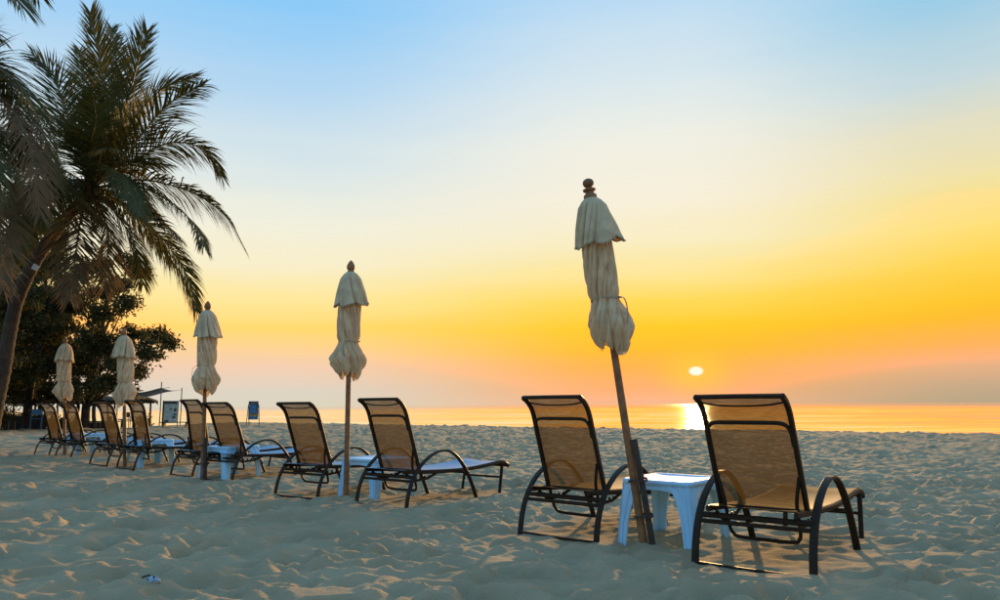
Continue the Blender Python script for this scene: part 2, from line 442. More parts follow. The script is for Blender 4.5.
SEA_Z = -0.55
WAVE_AZ = R(SUN_AZ)
wa = np.concatenate([-np.geomspace(30000, 330, 24), np.arange(-320, 321, 2.2), np.geomspace(330, 30000, 24)])       # along the crests
wc = list(-np.geomspace(30000, 15, 20)) + [-8.0, 0.0, 6.0, 10.0]
while wc[-1] < 420: wc.append(wc[-1] + max(.16, .0045 * wc[-1]))
wc = np.array(wc + list(np.geomspace(440, 30000, 40)))                                                              # across them
WA, WC = np.meshgrid(wa, wc)
SX, SY = WA * math.cos(WAVE_AZ) + WC * math.sin(WAVE_AZ), -WA * math.sin(WAVE_AZ) + WC * math.cos(WAVE_AZ)
dist = np.hypot(WA, WC)
fd = lambda a, b: np.clip((b - dist) / (b - a), 0, 1)
wob = 1.6 * gnoise(WA / 14.0, WC / 14.0, 20)
SZ = SEA_Z + fd(60, 220) * .035 * gnoise(WA / 9.0, (WC + wob) / .95, 8) + fd(200, 420) * .125 * gnoise(WA / 16.0, (WC + wob) / 2.3, 9) + fd(300, 420) * .26 * gnoise(WA / 40.0, (WC + wob) / 6.0, 10)
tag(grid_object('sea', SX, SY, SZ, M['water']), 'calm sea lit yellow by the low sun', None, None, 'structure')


# ------------------------------------------------------------------ sun loungers
def make_lounger():
    root = empty('sun_lounger', (0, 0, 0))
    arm = smooth_path([(0, -.05), (.025, .10), (.075, .23), (.16, .345), (.28, .435), (.40, .485), (.51, .50), (.63, .475), (.75, .395), (.86, .27), (.95, .12), (1.03, -.05)], 5)
    for s in (-1, 1):
        b = MB(); w, h = .046, .020; c = .006
        pr = [(-w / 2 + c, -h / 2), (w / 2 - c, -h / 2), (w / 2, -h / 2 + c), (w / 2, h / 2 - c), (w / 2 - c, h / 2), (-w / 2 + c, h / 2), (-w / 2, h / 2 - c), (-w / 2, -h / 2 + c)]
        V, Fc, k = [], [], len(pr)
        for i, (y, z) in enumerate(arm):
            a, d = arm[max(i - 1, 0)], arm[min(i + 1, len(arm) - 1)]
            t = np.array(d) - np.array(a); t /= np.linalg.norm(t)
            for (p, q) in pr: V.append((s * .345 + p, y - t[1] * q, z + t[0] * q))
        for i in range(len(arm) - 1):
            for q in range(k): Fc.append((i * k + q, i * k + (q + 1) % k, (i + 1) * k + (q + 1) % k, (i + 1) * k + q))
        Fc += [tuple(range(k - 1, -1, -1)), tuple((len(arm) - 1) * k + q for q in range(k))]
        b.add(V, Fc).build('armrest_leg', M['metal'], root)
    rail = smooth_path([(.04, .318), (.12, .315), (.45, .295), (.85, .283), (1.2, .295), (1.46, .315), (1.58, .312), (1.645, .288), (1.665, .262)], 5)
    sf = MB()
    for s in (-1, 1): sf.strap([(s * .262, y, z) for y, z in rail], .026, .036)
    sf.strap([(-.345, .10, .272), (.345, .10, .272)], .026, .034)
    sf.tube([(-.262, 1.655, .272), (.262, 1.655, .272)], .013)
    sf.tube([(-.345, .86, .262), (.345, .86, .262)], .012)
    sf.build('seat_frame', M['metal'], root)
    V, Fc, nx = [], [], 9
    for i, (y, z) in enumerate(rail):
        for q in range(nx):
            x = -.258 + .516 * q / (nx - 1); sag = (1 - (x / .258) ** 2)
            V.append((x, y, z + .021 - sag * .022 * min(1, max(0, (y - .05) / .2)) * min(1, max(0, (1.66 - y) / .12))))
    for i in range(len(rail) - 1):
        for q in range(nx - 1): Fc.append((i * nx + q, i * nx + q + 1, (i + 1) * nx + q + 1, (i + 1) * nx + q))
    MB().add(V, Fc).build('seat_sling', M['sling'], root)
    for s in (-1, 1):
        MB().strap(smooth_path([(s * .262, 1.55, .30), (s * .264, 1.535, .2), (s * .266, 1.51, .08), (s * .268, 1.49, -.05)], 4), .034, .022).build('foot_leg', M['metal'], root)
    MB().tube([(-.266, 1.515, .16), (.266, 1.515, .16)], .011).build('foot_stretcher', M['metal'], root)
    MB().strap(smooth_path([(-.345, .0, .0), (-.30, -.004, -.003), (0, -.006, -.006), (.30, -.004, -.003), (.345, .0, .0)], 3), .02, .02).build('ground_bar', M['metal'], root)
    MB().strap([(-.34, .085, .235), (.34, .085, .235)], .02, .026).build('rear_stretcher', M['metal'], root)
    # backrest turns about its hinge
    hy, hz = .265, .308
    bp = smooth_path([(0, 0), (-.085, .24), (-.165, .47), (-.197, .56), (-.228, .615), (-.275, .662), (-.325, .690)], 6)
    bf = MB()
    for s in (-1, 1): bf.strap([(s * .262, y, z) for y, z in bp], .028, .040, up=(0, -1, 0))
    bfo = bf.build('backrest_frame', M['metal'], root, loc=(0, hy, hz))
    MB().strap(smooth_path([(-.27, -.325, .690), (0, -.328, .692), (.27, -.325, .690)], 4), .026, .026).build('top_bar', M['metal'], bfo)
    MB().strap([(-.26, -.002, .006), (.26, -.002, .006)], .024, .024).build('lower_bar', M['metal'], bfo)
    cb = smooth_path([(-.256, -.160, .40), (-.254, -.180, .47), (-.238, -.196, .512), (-.2, -.205, .532), (-.1, -.212, .535), (.1, -.212, .535), (.2, -.205, .532), (.238, -.196, .512), (.254, -.180, .47), (.256, -.160, .40)], 4)
    MB().tube(cb, .0125, up=(0, 1, 0)).build('crossbar', M['metal'], bfo)
    V, Fc = [], []
    for i, (y, z) in enumerate(bp):
        a, d = bp[max(i - 1, 0)], bp[min(i + 1, len(bp) - 1)]
        t = np.array(d) - np.array(a); t /= np.linalg.norm(t); nrm = (t[1], -t[0])      # towards the sitter
        e = min(1, i / 6) * min(1, (len(bp) - 1 - i) / 5)
        for q in range(nx):
            x = -.258 + .516 * q / (nx - 1); off = .020 - e * .028 * (1 - (x / .258) ** 2)
            V.append((x, y + nrm[0] * off, z + nrm[1] * off))
    for i in range(len(bp) - 1):
        for q in range(nx - 1): Fc.append((i * nx + q, i * nx + q + 1, (i + 1) * nx + q + 1, (i + 1) * nx + q))
    MB().add(V, Fc).build('backrest_sling', M['sling'], bfo)
    MB().tube(smooth_path([(-.25, .015, .60), (-.15, .03, .585), (0, .035, .58), (.15, .03, .585), (.25, .015, .60)], 4), .006).build('sling_seam', M['metal'], bfo).location = (0, -.285, .055)
    # U-shaped prop and its notched bars
    pr = smooth_path([(-.25, 0.182, .52), (-.22, 0.205, .36), (-.216, 0.255, .20), (-.20, 0.278, .145), (-.16, 0.288, .125), (0, 0.292, .122), (.16, 0.288, .125), (.20, 0.278, .145), (.216, 0.255, .20), (.22, 0.205, .36), (.25, 0.182, .52)], 5)
    MB().tube(pr, .0115, up=(0, 1, 0)).build('back_prop', M['metal'], root)
    for s in (-1, 1):
        b = MB().strap([(s * .235, .10, .30), (s * .235, .22, .225), (s * .235, .40, .235), (s * .235, .55, .285)], .008, .026)
        for k in range(4): b.box((s * .235, .24 + k * .06, .252), (.008, .018, .022))
        b.build('notched_bar', M['metal'], root)
    return root


LOUNGER_LABELS = [
    'bronze framed mesh sun lounger standing between the leaning parasol table and the open sand',
    'mesh sun lounger seen behind the leaning parasol, on the palm side of its white table',
    'mesh sun lounger beside the second parasol along, on the side facing the leaning parasol',
    'mesh sun lounger beside the second parasol along, on the side facing the palms',
    'mesh sun lounger by the third parasol along, backrest on the side away from the palms',
    'mesh sun lounger with steeper backrest by the third parasol along, on its palm side',
    'mesh sun lounger by the fourth parasol along, on the side away from the palms',
    'mesh sun lounger by the fourth parasol along, on the side nearer the palms',
    'mesh sun lounger at the last parasol before the palms, on the parasol row side',
    'mesh sun lounger at the very end of the row nearest the palm trunk']
proto = make_lounger()
for i, (x, y, a, rec) in enumerate(LOUNGERS):
    o = proto if i == 0 else copy_tree(proto)
    f = Vector((math.cos(R(a + 90)), math.sin(R(a + 90)))); r = Vector((f.y, -f.x))
    zs = [ground_z(x + f.x * p + r.x * q, y + f.y * p + r.y * q) for p in (0, 1.03, 1.5) for q in (-.34, .34)]
    o.location = (x, y, sum(zs) / len(zs)); o.rotation_euler = (0, 0, R(a))
    for ch in o.children:
        if ch.name.startswith('backrest_frame'): ch.rotation_euler = (R(rec), 0, 0)
    for ch in o.children:
        if ch.name.startswith('seat_sling') and 2 <= i <= 8:
            ch.material_slots[0].link = 'OBJECT'; ch.material_slots[0].material = M['sling_blue']; ch['label'] = 'blue seat sling'
    tag(o, LOUNGER_LABELS[i], 'sun lounger', 'sun loungers paired along the beach')


# ------------------------------------------------------------------ white plastic tables
def make_table():
    root = empty('side_table', (0, 0, 0))
    S, Hh = .27, .42
    def rsq(h, r, z, n=5):
        out = []
        for cx, cy, a0 in ((1, 1, 0), (-1, 1, 90), (-1, -1, 180), (1, -1, 270)):
            for k in range(n + 1):
                a = R(a0 + 90 * k / n); out.append((cx * (h - r) + r * math.cos(a), cy * (h - r) + r * math.sin(a), z))
        return out
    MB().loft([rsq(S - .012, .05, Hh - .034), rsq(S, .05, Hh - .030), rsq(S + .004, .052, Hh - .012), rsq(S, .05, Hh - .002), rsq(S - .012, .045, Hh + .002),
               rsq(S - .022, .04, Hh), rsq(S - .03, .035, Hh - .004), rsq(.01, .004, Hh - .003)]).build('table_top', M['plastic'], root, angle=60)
    for k in range(4):
        a = R(90 * k); ca_, sa_ = math.cos(a), math.sin(a)
        b = MB(); V, Fc = [], []; n = 13
        for i in range(n):
            q = i / (n - 1); x = -.20 + .40 * q; arch = .055 - .02 * math.sin(math.pi * q)
            for (dy, dz) in ((0, -.03), (0, -.03 - arch), (-.008, -.03 - arch), (-.008, -.03)):
                V.append((x * ca_ - (S - .012 + dy) * sa_, x * sa_ + (S - .012 + dy) * ca_, Hh + dz))
        for i in range(n - 1):
            for j in range(4): Fc.append((i * 4 + j, i * 4 + (j + 1) % 4, i * 4 + 4 + (j + 1) % 4, i * 4 + 4 + j))
        b.add(V, Fc).build('apron', M['plastic'], root)
    for sx_, sy_ in ((1, 1), (-1, 1), (-1, -1), (1, -1)):
        rings = []
        for z, wd, off in ((Hh - .032, .17, S - .006), (Hh - .07, .135, S - .004), (Hh - .12, .108, S), (Hh - .2, .092, S + .008), (.12, .080, S + .018), (-.05, .070, S + .028)):
            # fluted corner: an L section with two ribs on each face
            outer = []; fl = [0, .18, .22, .42, .46, .66, .70, 1.0]; dp = [0, 0, -.007, -.007, 0, 0, -.006, -.006]
            for q, d in zip(fl, dp): outer.append((off + d, off - wd * (1 - q)) if q < 1 else (off - .010, off - .002))
            other = [(b_, a_) for a_, b_ in outer[::-1]]
            inner = [(off - wd, off - .016), (off - .022, off - .022), (off - .016, off - wd)]
            rings.append([(sx_ * px, sy_ * py, z) for px, py in outer + other + inner])
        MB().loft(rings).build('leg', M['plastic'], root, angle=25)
    return root


UMBRELLAS = [  # base x, y, lean of the tip in x and y, height, finial
    (0.97, 5.10, -.32, .02, 2.58, 'ball'), (-1.62, 7.73, .00, -.03, 2.50, 'acorn'), (-3.96, 9.78, -.05, .0, 2.36, 'acorn'),
    (-6.05, 11.84, -.17, .0, 2.24, 'acorn'), (-8.62, 14.50, -.17, .0, 2.32, 'acorn')]
NTH = ['leaning parasol with the ball finial', 'second parasol along from the leaning one', 'third parasol along from the leaning one', 'fourth parasol along from the leaning one', 'last parasol before the palms']
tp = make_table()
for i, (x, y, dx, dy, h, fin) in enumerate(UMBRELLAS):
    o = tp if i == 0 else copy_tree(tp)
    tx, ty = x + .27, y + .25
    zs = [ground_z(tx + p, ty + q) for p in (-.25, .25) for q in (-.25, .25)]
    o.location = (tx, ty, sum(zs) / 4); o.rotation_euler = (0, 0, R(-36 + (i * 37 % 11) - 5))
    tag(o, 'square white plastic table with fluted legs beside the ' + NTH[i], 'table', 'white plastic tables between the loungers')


# ------------------------------------------------------------------ closed parasols
def make_umbrella(i, x, y, dx, dy, h, fin):
    slim = .87 if fin == 'ball' else .90
    rg = np.random.RandomState(100 + i)
    root = empty('closed_parasol', (x, y, sum(ground_z(x + p, y + q) for p in (-.2, 0, .2) for q in (-.2, 0, .2)) / 9 + .02))
    root.rotation_euler = (-dy / h, math.atan2(dx, h), 0)
    MB().tube([(0, 0, -.15), (0, 0, .8), (0, 0, h - .12)], .027, 14, scale=[1.08, 1.0, .9]).build('pole', M['wood'], root)
    f = MB(); t = h - .14
    if fin == 'ball':
        f.lathe([(.030, t), (.046, t + .004), (.050, t + .02), (.046, t + .036), (.034, t + .042), (.030, t + .058), (.046, t + .066), (.048, t + .078), (.030, t + .088), (.020, t + .094), (.034, t + .104), (.041, t + .120), (.041, t + .132), (.034, t + .148), (.018, t + .158), (.004, t + .162)], 18)
    else:
        f.lathe([(.032, t), (.040, t + .01), (.036, t + .024), (.030, t + .032), (.043, t + .048), (.046, t + .068), (.040, t + .092), (.026, t + .118), (.012, t + .136), (.003, t + .144)], 16)
    f.build('finial', M['wood'], root)
    # the furled canopy
    nt, nz, L = 220, 72, 1.12
    ph = rg.uniform(0, 6.28, 10)
    qk = [0, .03, .08, .25, .50, .62, .668, .69, .75, .82, .90, .96, 1.0]
    rk = [.045, .07, .098, .128, .130, .127, .113, .116, .146, .160, .150, .132, .100]
    tw = rg.uniform(1.5, 2.4) * (-1 if i in (1, 2) else 1)
    groove = lambda x: (1 - abs(math.sin(x))) ** 2.2
    V, Fc = [], []
    bend = rg.uniform(-.015, .015, 2)
    flap = [rg.uniform(2.6, 3.6), rg.uniform(5.6, 6.8), rg.uniform(4.2, 5.0)]
    for k in range(nz + 1):
        q = k / nz; r = np.interp(q, qk, rk) * slim; up_ = min(1, q / .12); lower = max(0, (q - .68) / .32)
        for j in range(nt):
            th = 2 * math.pi * j / nt
            u = th + tw * q + .22 * math.sin(2 * th + ph[0] + 2 * q)
            v = th + tw * 1.7 * q + .18 * math.sin(3 * th + ph[1] - 3 * q)
            g1, g2, g3 = groove(3.5 * u + ph[2]), groove(5.5 * v + ph[3] + .6 * math.sin(5 * q + ph[4])), groove(9.5 * th + 2 * q + ph[5])
            a = up_ * (1 - .45 * math.exp(-((q - .668) / .02) ** 2))
            rr = r * (1 + .05 * math.sin(th + ph[6] + 3 * q) + .04 * math.sin(2 * th + ph[7]) + a * (.10 - .30 * g1 - .20 * g2 - .09 * g3))
            s4 = groove(3.5 * th + 1.2 * math.sin(th + ph[8]) + ph[9])
            fl = sum(math.exp(-(((th - f + math.pi) % (2 * math.pi) - math.pi) / .30) ** 2) * w for f, w in zip(flap, (.30, .26, .16)))
            rr *= 1 + min(1, lower * 3) * (.06 - .30 * s4) + fl * math.exp(-((q - .84) / .07) ** 2)
            rr = max(rr, .5 * r)
            z = (t + .005) - L * q - lower ** 2 * (.035 * math.sin(th + ph[5] + 1.2) + .022 * math.sin(3 * th + ph[7]) - .05 * s4 + .012 * g2) - fl * .05 * math.exp(-((q - .86) / .06) ** 2)
            bx = bend * math.sin(math.pi * q)
            V.append((rr * math.cos(th) + bx[0], rr * math.sin(th) + bx[1], z))
    for k in range(nz):
        for j in range(nt): Fc.append((k * nt + j, k * nt + (j + 1) % nt, (k + 1) * nt + (j + 1) % nt, (k + 1) * nt + j))
    MB().add(V, Fc).build('canopy', M['canvas'], root, angle=180)
    # the short vent tier over it
    nz2, V, Fc = 26, [], []
    p2 = rg.uniform(0, 6.28, 5); Lv = .37 if fin != 'ball' else .36
    for k in range(nz2 + 1):
        q = k / nz2; r = np.interp(q, [0, .06, .2, .6, 1], [.040, .074, .108, .152, .186]) * (slim + .02)
        for j in range(nt):
            th = 2 * math.pi * j / nt; u = th + tw * .25 * q + .25 * math.sin(2 * th + p2[0])
            g1, g2 = groove(4 * u + p2[1]), groove(6.5 * u + p2[2] + q)
            rr = r * (1 + .10 * q * math.sin(th + p2[3]) + min(1, q / .2) * (.10 - (.14 + .16 * q) * g1 - .12 * g2))
            z = t + .012 - Lv * q * (1 + .06 * q * math.sin(th + p2[3] + 2) + .03 * q * math.sin(5 * th + p2[4])) + .035 * q * q * g1
            V.append((rr * math.cos(th), rr * math.sin(th), z))
    for k in range(nz2):
        for j in range(nt): Fc.append((k * nt + j, k * nt + (j + 1) % nt, (k + 1) * nt + (j + 1) % nt, (k + 1) * nt + j))
    va = MB().add(V, Fc).build('vent_tier', M['canvas'], root, angle=180)
    md = va.modifiers.new('thickness', 'SOLIDIFY'); md.thickness = .003
    hem = [Vector(p) * 1.0 for p in V[-nt:]]
    MB().sweep([(p.x * 1.012, p.y * 1.012, p.z + .006) for p in hem], [(.003, -.006), (.003, .006), (-.003, .006), (-.003, -.006)], closed=True).build('hem', M['canvas_trim'], va)
    zt = t + .005 - L * .668
    ring = [(np.interp(.668, qk, rk) * 1.08 * slim * math.cos(a), np.interp(.668, qk, rk) * 1.08 * slim * math.sin(a), zt + .008 * math.sin(2 * a)) for a in np.linspace(0, 2 * math.pi, 36, endpoint=False)]
    st = MB().sweep(ring, [(.006, -.007), (.006, .007), (-.006, .007), (-.006, -.007)], closed=True).build('tie_strap', M['canvas_trim'], root)
    a = rg.uniform(3.4, 5.6); c, s = math.cos(a), math.sin(a)
    MB().strap(smooth_path([(.11 * c, .11 * s, zt), (.16 * c, .16 * s, zt - .03), (.17 * c, .17 * s, zt - .11), (.155 * c, .155 * s, zt - .20)], 4), .014, .004).build('strap_end', M['canvas_trim'], st)
    if i in (0, 2):
        off = (.052, -.045) if i == 0 else (.05, -.03)
        MB().tube([(off[0], off[1], -.15), (off[0] * .9, off[1] * .9, .3), (off[0] * .8 - .004, off[1] * .8, .70 if i == 0 else .52)], .022, 10).build('stake', M['wood_dark'], root)
        for zz in (.18, .42):
            rr = [(off[0] * .45 + .062 * math.cos(q), off[1] * .45 + .062 * math.sin(q), zz + .006 * math.sin(q * 2)) for q in np.linspace(0, 6.283, 24, endpoint=False)]
            MB().sweep(rr, [(.006, -.007), (.006, .007), (-.004, .007), (-.004, -.007)], closed=True).build('lashing', M['wood_dark'], root)
    return root


UL = ['tall closed beige parasol leaning over, ball finial on top, stake lashed to its pole',
      'closed beige parasol with pointed finial, second in the row after the leaning one',
      'closed beige parasol with a short stake at its foot, third after the leaning one',
      'closed beige parasol in front of the tree edge, fourth after the leaning one',
      'closed beige parasol before the dark trees, last in the row towards the palm trunk']
for i, u in enumerate(UMBRELLAS):
    tag(make_umbrella(i, *u), UL[i], 'parasol', 'closed parasols along the beach')


# ------------------------------------------------------------------ palms
TRUNK1 = [(-10.52, 15.0, 0.0), (-10.44, 15.0, 0.91), (-10.33, 15.0, 1.73), (-10.26, 15.0, 2.57), (-10.16, 15.0, 3.24), (-9.87, 15.0, 4.01), (-9.44, 15.0, 4.75), (-9.01, 15.0, 5.3), (-8.76, 15.0, 5.63)]
FR1 = [
    [(-8.76, 15.0, 5.63), (-8.51, 14.73, 6.61), (-8.37, 14.39, 7.8), (-8.52, 14.0, 9.12)],
    [(-8.76, 15.0, 5.63), (-8.7, 15.27, 7.28), (-8.8, 15.61, 8.63), (-9.19, 16.0, 9.88)],
    [(-8.76, 15.0, 5.63), (-8.2, 14.92, 7.18), (-7.88, 14.82, 8.42), (-7.67, 14.7, 9.1)],
    [(-8.76, 15.0, 5.63), (-9.22, 14.87, 6.78), (-9.59, 14.69, 8.0), (-10.0, 14.5, 8.45)],
    [(-8.76, 15.0, 5.63), (-8.33, 15.21, 6.84), (-7.74, 15.49, 8.01), (-7.05, 15.8, 8.53)],
    [(-8.76, 15.0, 5.63), (-7.93, 14.76, 6.39), (-6.99, 14.45, 7.26), (-6.08, 14.1, 7.56)],
    [(-8.76, 15.0, 5.63), (-7.93, 15.08, 6.28), (-7.24, 15.17, 6.7), (-6.51, 15.28, 6.57), (-6.15, 15.4, 6.01)],
    [(-8.76, 15.0, 5.63), (-7.7, 14.89, 5.77), (-6.54, 14.74, 5.45), (-5.71, 14.58, 4.88), (-5.23, 14.4, 4.18)],
    [(-8.76, 15.0, 5.63), (-7.7, 14.7, 5.57), (-6.75, 14.3, 5.11), (-6.04, 13.87, 4.53), (-5.62, 13.4, 3.96)],
    [(-8.76, 15.0, 5.63), (-8.13, 15.04, 5.3), (-7.29, 15.09, 4.58), (-6.73, 15.14, 3.8), (-6.45, 15.2, 2.95)],
    [(-8.76, 15.0, 5.63), (-8.44, 15.35, 5.19), (-8.18, 15.8, 4.55), (-8.19, 16.3, 3.73)],
    [(-8.76, 15.0, 5.63), (-9.51, 14.84, 6.03), (-10.05, 14.63, 5.66), (-10.23, 14.4, 4.78)],
    [(-8.76, 15.0, 5.63), (-9.62, 15.24, 5.67), (-10.32, 15.55, 5.19), (-10.75, 15.9, 4.2)],
    [(-8.76, 15.0, 5.63), (-8.76, 14.68, 4.95), (-8.57, 14.26, 4.11), (-8.33, 13.8, 3.01)],
    [(-8.76, 15.0, 5.63), (-9.34, 15.32, 6.61), (-10.07, 15.74, 7.48), (-10.9, 16.2, 7.87)],
    [(-8.76, 15.0, 5.63), (-9.11, 15.43, 6.88), (-9.69, 15.98, 8.19), (-10.28, 16.6, 9.64)],
    [(-8.76, 15.0, 5.63), (-9.72, 15.43, 6.07), (-10.61, 15.98, 6.62), (-11.68, 16.6, 6.71)],
    [(-8.76, 15.0, 5.63), (-8.55, 14.95, 5.24), (-8.28, 14.88, 4.45), (-8.25, 14.8, 3.37)],
    [(-8.76, 15.0, 5.63), (-8.54, 14.41, 6.27), (-8.03, 13.65, 6.61), (-7.64, 12.8, 6.85)],
    [(-8.76, 15.0, 5.63), (-8.12, 14.46, 5.85), (-7.42, 13.77, 5.41), (-6.68, 13.0, 4.48)],
    [(-8.76, 15.0, 5.63), (-8.83, 14.46, 5.64), (-8.79, 13.77, 5.21), (-8.52, 13.0, 4.3)],
]
TRUNK2 = [(-10.13, 12.5, 0.02), (-10.24, 12.5, 1.44), (-10.29, 12.5, 3.01), (-10.2, 12.5, 4.65), (-9.96, 12.5, 6.05)]
FR2 = [
    [(-9.91, 12.5, 6.15), (-9.58, 12.56, 7.04), (-9.18, 12.63, 7.13), (-8.68, 12.71, 6.52), (-8.13, 12.8, 5.06)],
    [(-9.91, 12.5, 6.15), (-9.32, 12.39, 6.57), (-8.7, 12.24, 6.22), (-8.2, 12.08, 5.41), (-7.81, 11.9, 4.19)],
    [(-9.91, 12.5, 6.15), (-9.55, 12.59, 6.38), (-9.12, 12.72, 5.85), (-8.95, 12.85, 5.03), (-8.92, 13.0, 3.83)],
    [(-9.91, 12.5, 6.15), (-10.01, 12.71, 7.42), (-9.91, 12.99, 8.17), (-9.87, 13.3, 8.17)],
    [(-9.91, 12.5, 6.15), (-9.49, 12.33, 5.89), (-8.89, 12.11, 5.07), (-8.45, 11.86, 4.01), (-8.11, 11.6, 2.86)],
    [(-9.91, 12.5, 6.15), (-10.42, 12.63, 7.38), (-11.12, 12.8, 8.28)],
    [(-9.91, 12.5, 6.15), (-10.69, 12.59, 6.77), (-11.67, 12.7, 6.44)],
    [(-9.91, 12.5, 6.15), (-10.25, 12.28, 5.87), (-10.5, 12.0, 4.68)],
    [(-9.91, 12.5, 6.15), (-9.43, 11.72, 6.36), (-8.82, 10.7, 6.4)],
    [(-9.91, 12.5, 6.15), (-9.25, 11.99, 6.03), (-8.44, 11.33, 5.14), (-7.74, 10.6, 4.08)],
    [(-9.91, 12.5, 6.15), (-10.14, 12.8, 7.06), (-9.91, 13.2, 7.66), (-9.68, 13.63, 7.14), (-9.7, 14.1, 6.16)],
]
TRUNK3 = [(-7.95, 8.5, 0.09), (-8.18, 8.5, 2.24), (-8.26, 8.5, 4.76), (-8.19, 8.5, 7.56)]
FR3 = [
    [(-8.17, 8.5, 7.64), (-7.55, 8.55, 7.53), (-6.76, 8.62, 6.93), (-6.18, 8.7, 6.09)],
    [(-8.17, 8.5, 7.64), (-7.7, 8.82, 8.18), (-7.02, 9.24, 7.97), (-6.68, 9.7, 6.9)],
    [(-8.17, 8.5, 7.64), (-8.29, 8.67, 8.51), (-8.18, 8.9, 9.48)],
    [(-8.17, 8.5, 7.64), (-8.74, 8.37, 7.96), (-9.37, 8.2, 7.27)],
    [(-8.17, 8.5, 7.64), (-9.05, 8.63, 7.45), (-9.57, 8.8, 6.14)],
    [(-8.17, 8.5, 7.64), (-8.36, 8.94, 7.23), (-8.38, 9.5, 6.24)],
    [(-8.17, 8.5, 7.64), (-7.61, 7.85, 7.66), (-6.97, 7.0, 7.54)],
    [(-8.17, 8.5, 7.64), (-7.43, 8.06, 7.7), (-6.37, 7.5, 7.61)],
]
BLA = [(-14.25, 31.0, 3.68, 0.3), (-15.22, 32.08, 4.14, 0.39), (-14.32, 29.41, 3.26, 0.52), (-16.43, 32.27, 4.17, 0.6), (-16.24, 30.72, 3.37, 0.78), (-16.8, 30.14, 3.75, 0.86), (-18.76, 32.55, 3.07, 0.95), (-15.96, 29.58, 2.06, 0.6), (-15.74, 31.55, 2.56, 0.43), (-16.06, 31.61, 6.92, 0.39), (-15.46, 29.55, 6.96, 0.34), (-17.41, 32.53, 6.5, 0.52), (-15.89, 30.2, 5.24, 0.52), (-17.04, 30.66, 5.96, 0.56), (-18.04, 32.31, 7.39, 0.43), (-17.24, 29.41, 6.61, 0.6), (-18.89, 32.03, 5.74, 0.69), (-19.09, 31.07, 4.28, 0.95), (-17.54, 29.87, 1.75, 0.52), (-16.75, 32.6, 1.72, 0.3), (-16.68, 29.77, 4.89, 0.6), (-17.47, 31.21, 1.91, 0.6), (-19.72, 31.91, 5.73, 0.78), (-15.59, 29.44, 2.54, 0.56), (-19.84, 32.39, 6.49, 0.6)]
BLB = [(-21.32, 33.0, 5.89, 1.38), (-22.8, 34.08, 4.14, 1.6), (-21.76, 31.41, 2.59, 1.47), (-22.28, 34.27, 2.26, 1.01), (-20.84, 32.72, 7.72, 1.01), (-19.96, 32.14, 1.64, 0.55), (-21.87, 34.55, 3.7, 1.1), (-19.16, 31.58, 2.49, 0.92), (-19.84, 33.55, 3.61, 1.01), (-21.87, 33.61, 5.04, 1.19), (-19.68, 31.55, 5.23, 0.92), (-22.62, 34.53, 1.56, 0.55), (-19.1, 32.2, 1.5, 0.55), (-21.22, 32.66, 7.24, 0.82)]
BLC = [(-20.11, 29.0, 6.96, 1.41), (-21.97, 30.08, 5.47, 1.61), (-20.21, 27.41, 3.15, 1.61), (-20.68, 30.27, 1.61, 0.64), (-19.93, 28.72, 4.85, 1.13), (-18.84, 28.14, 8.21, 0.89), (-21.7, 30.55, 1.5, 0.81), (-18.82, 27.58, 5.48, 0.97), (-19.6, 29.55, 4.13, 0.97), (-19.72, 29.61, 2.69, 0.89)]


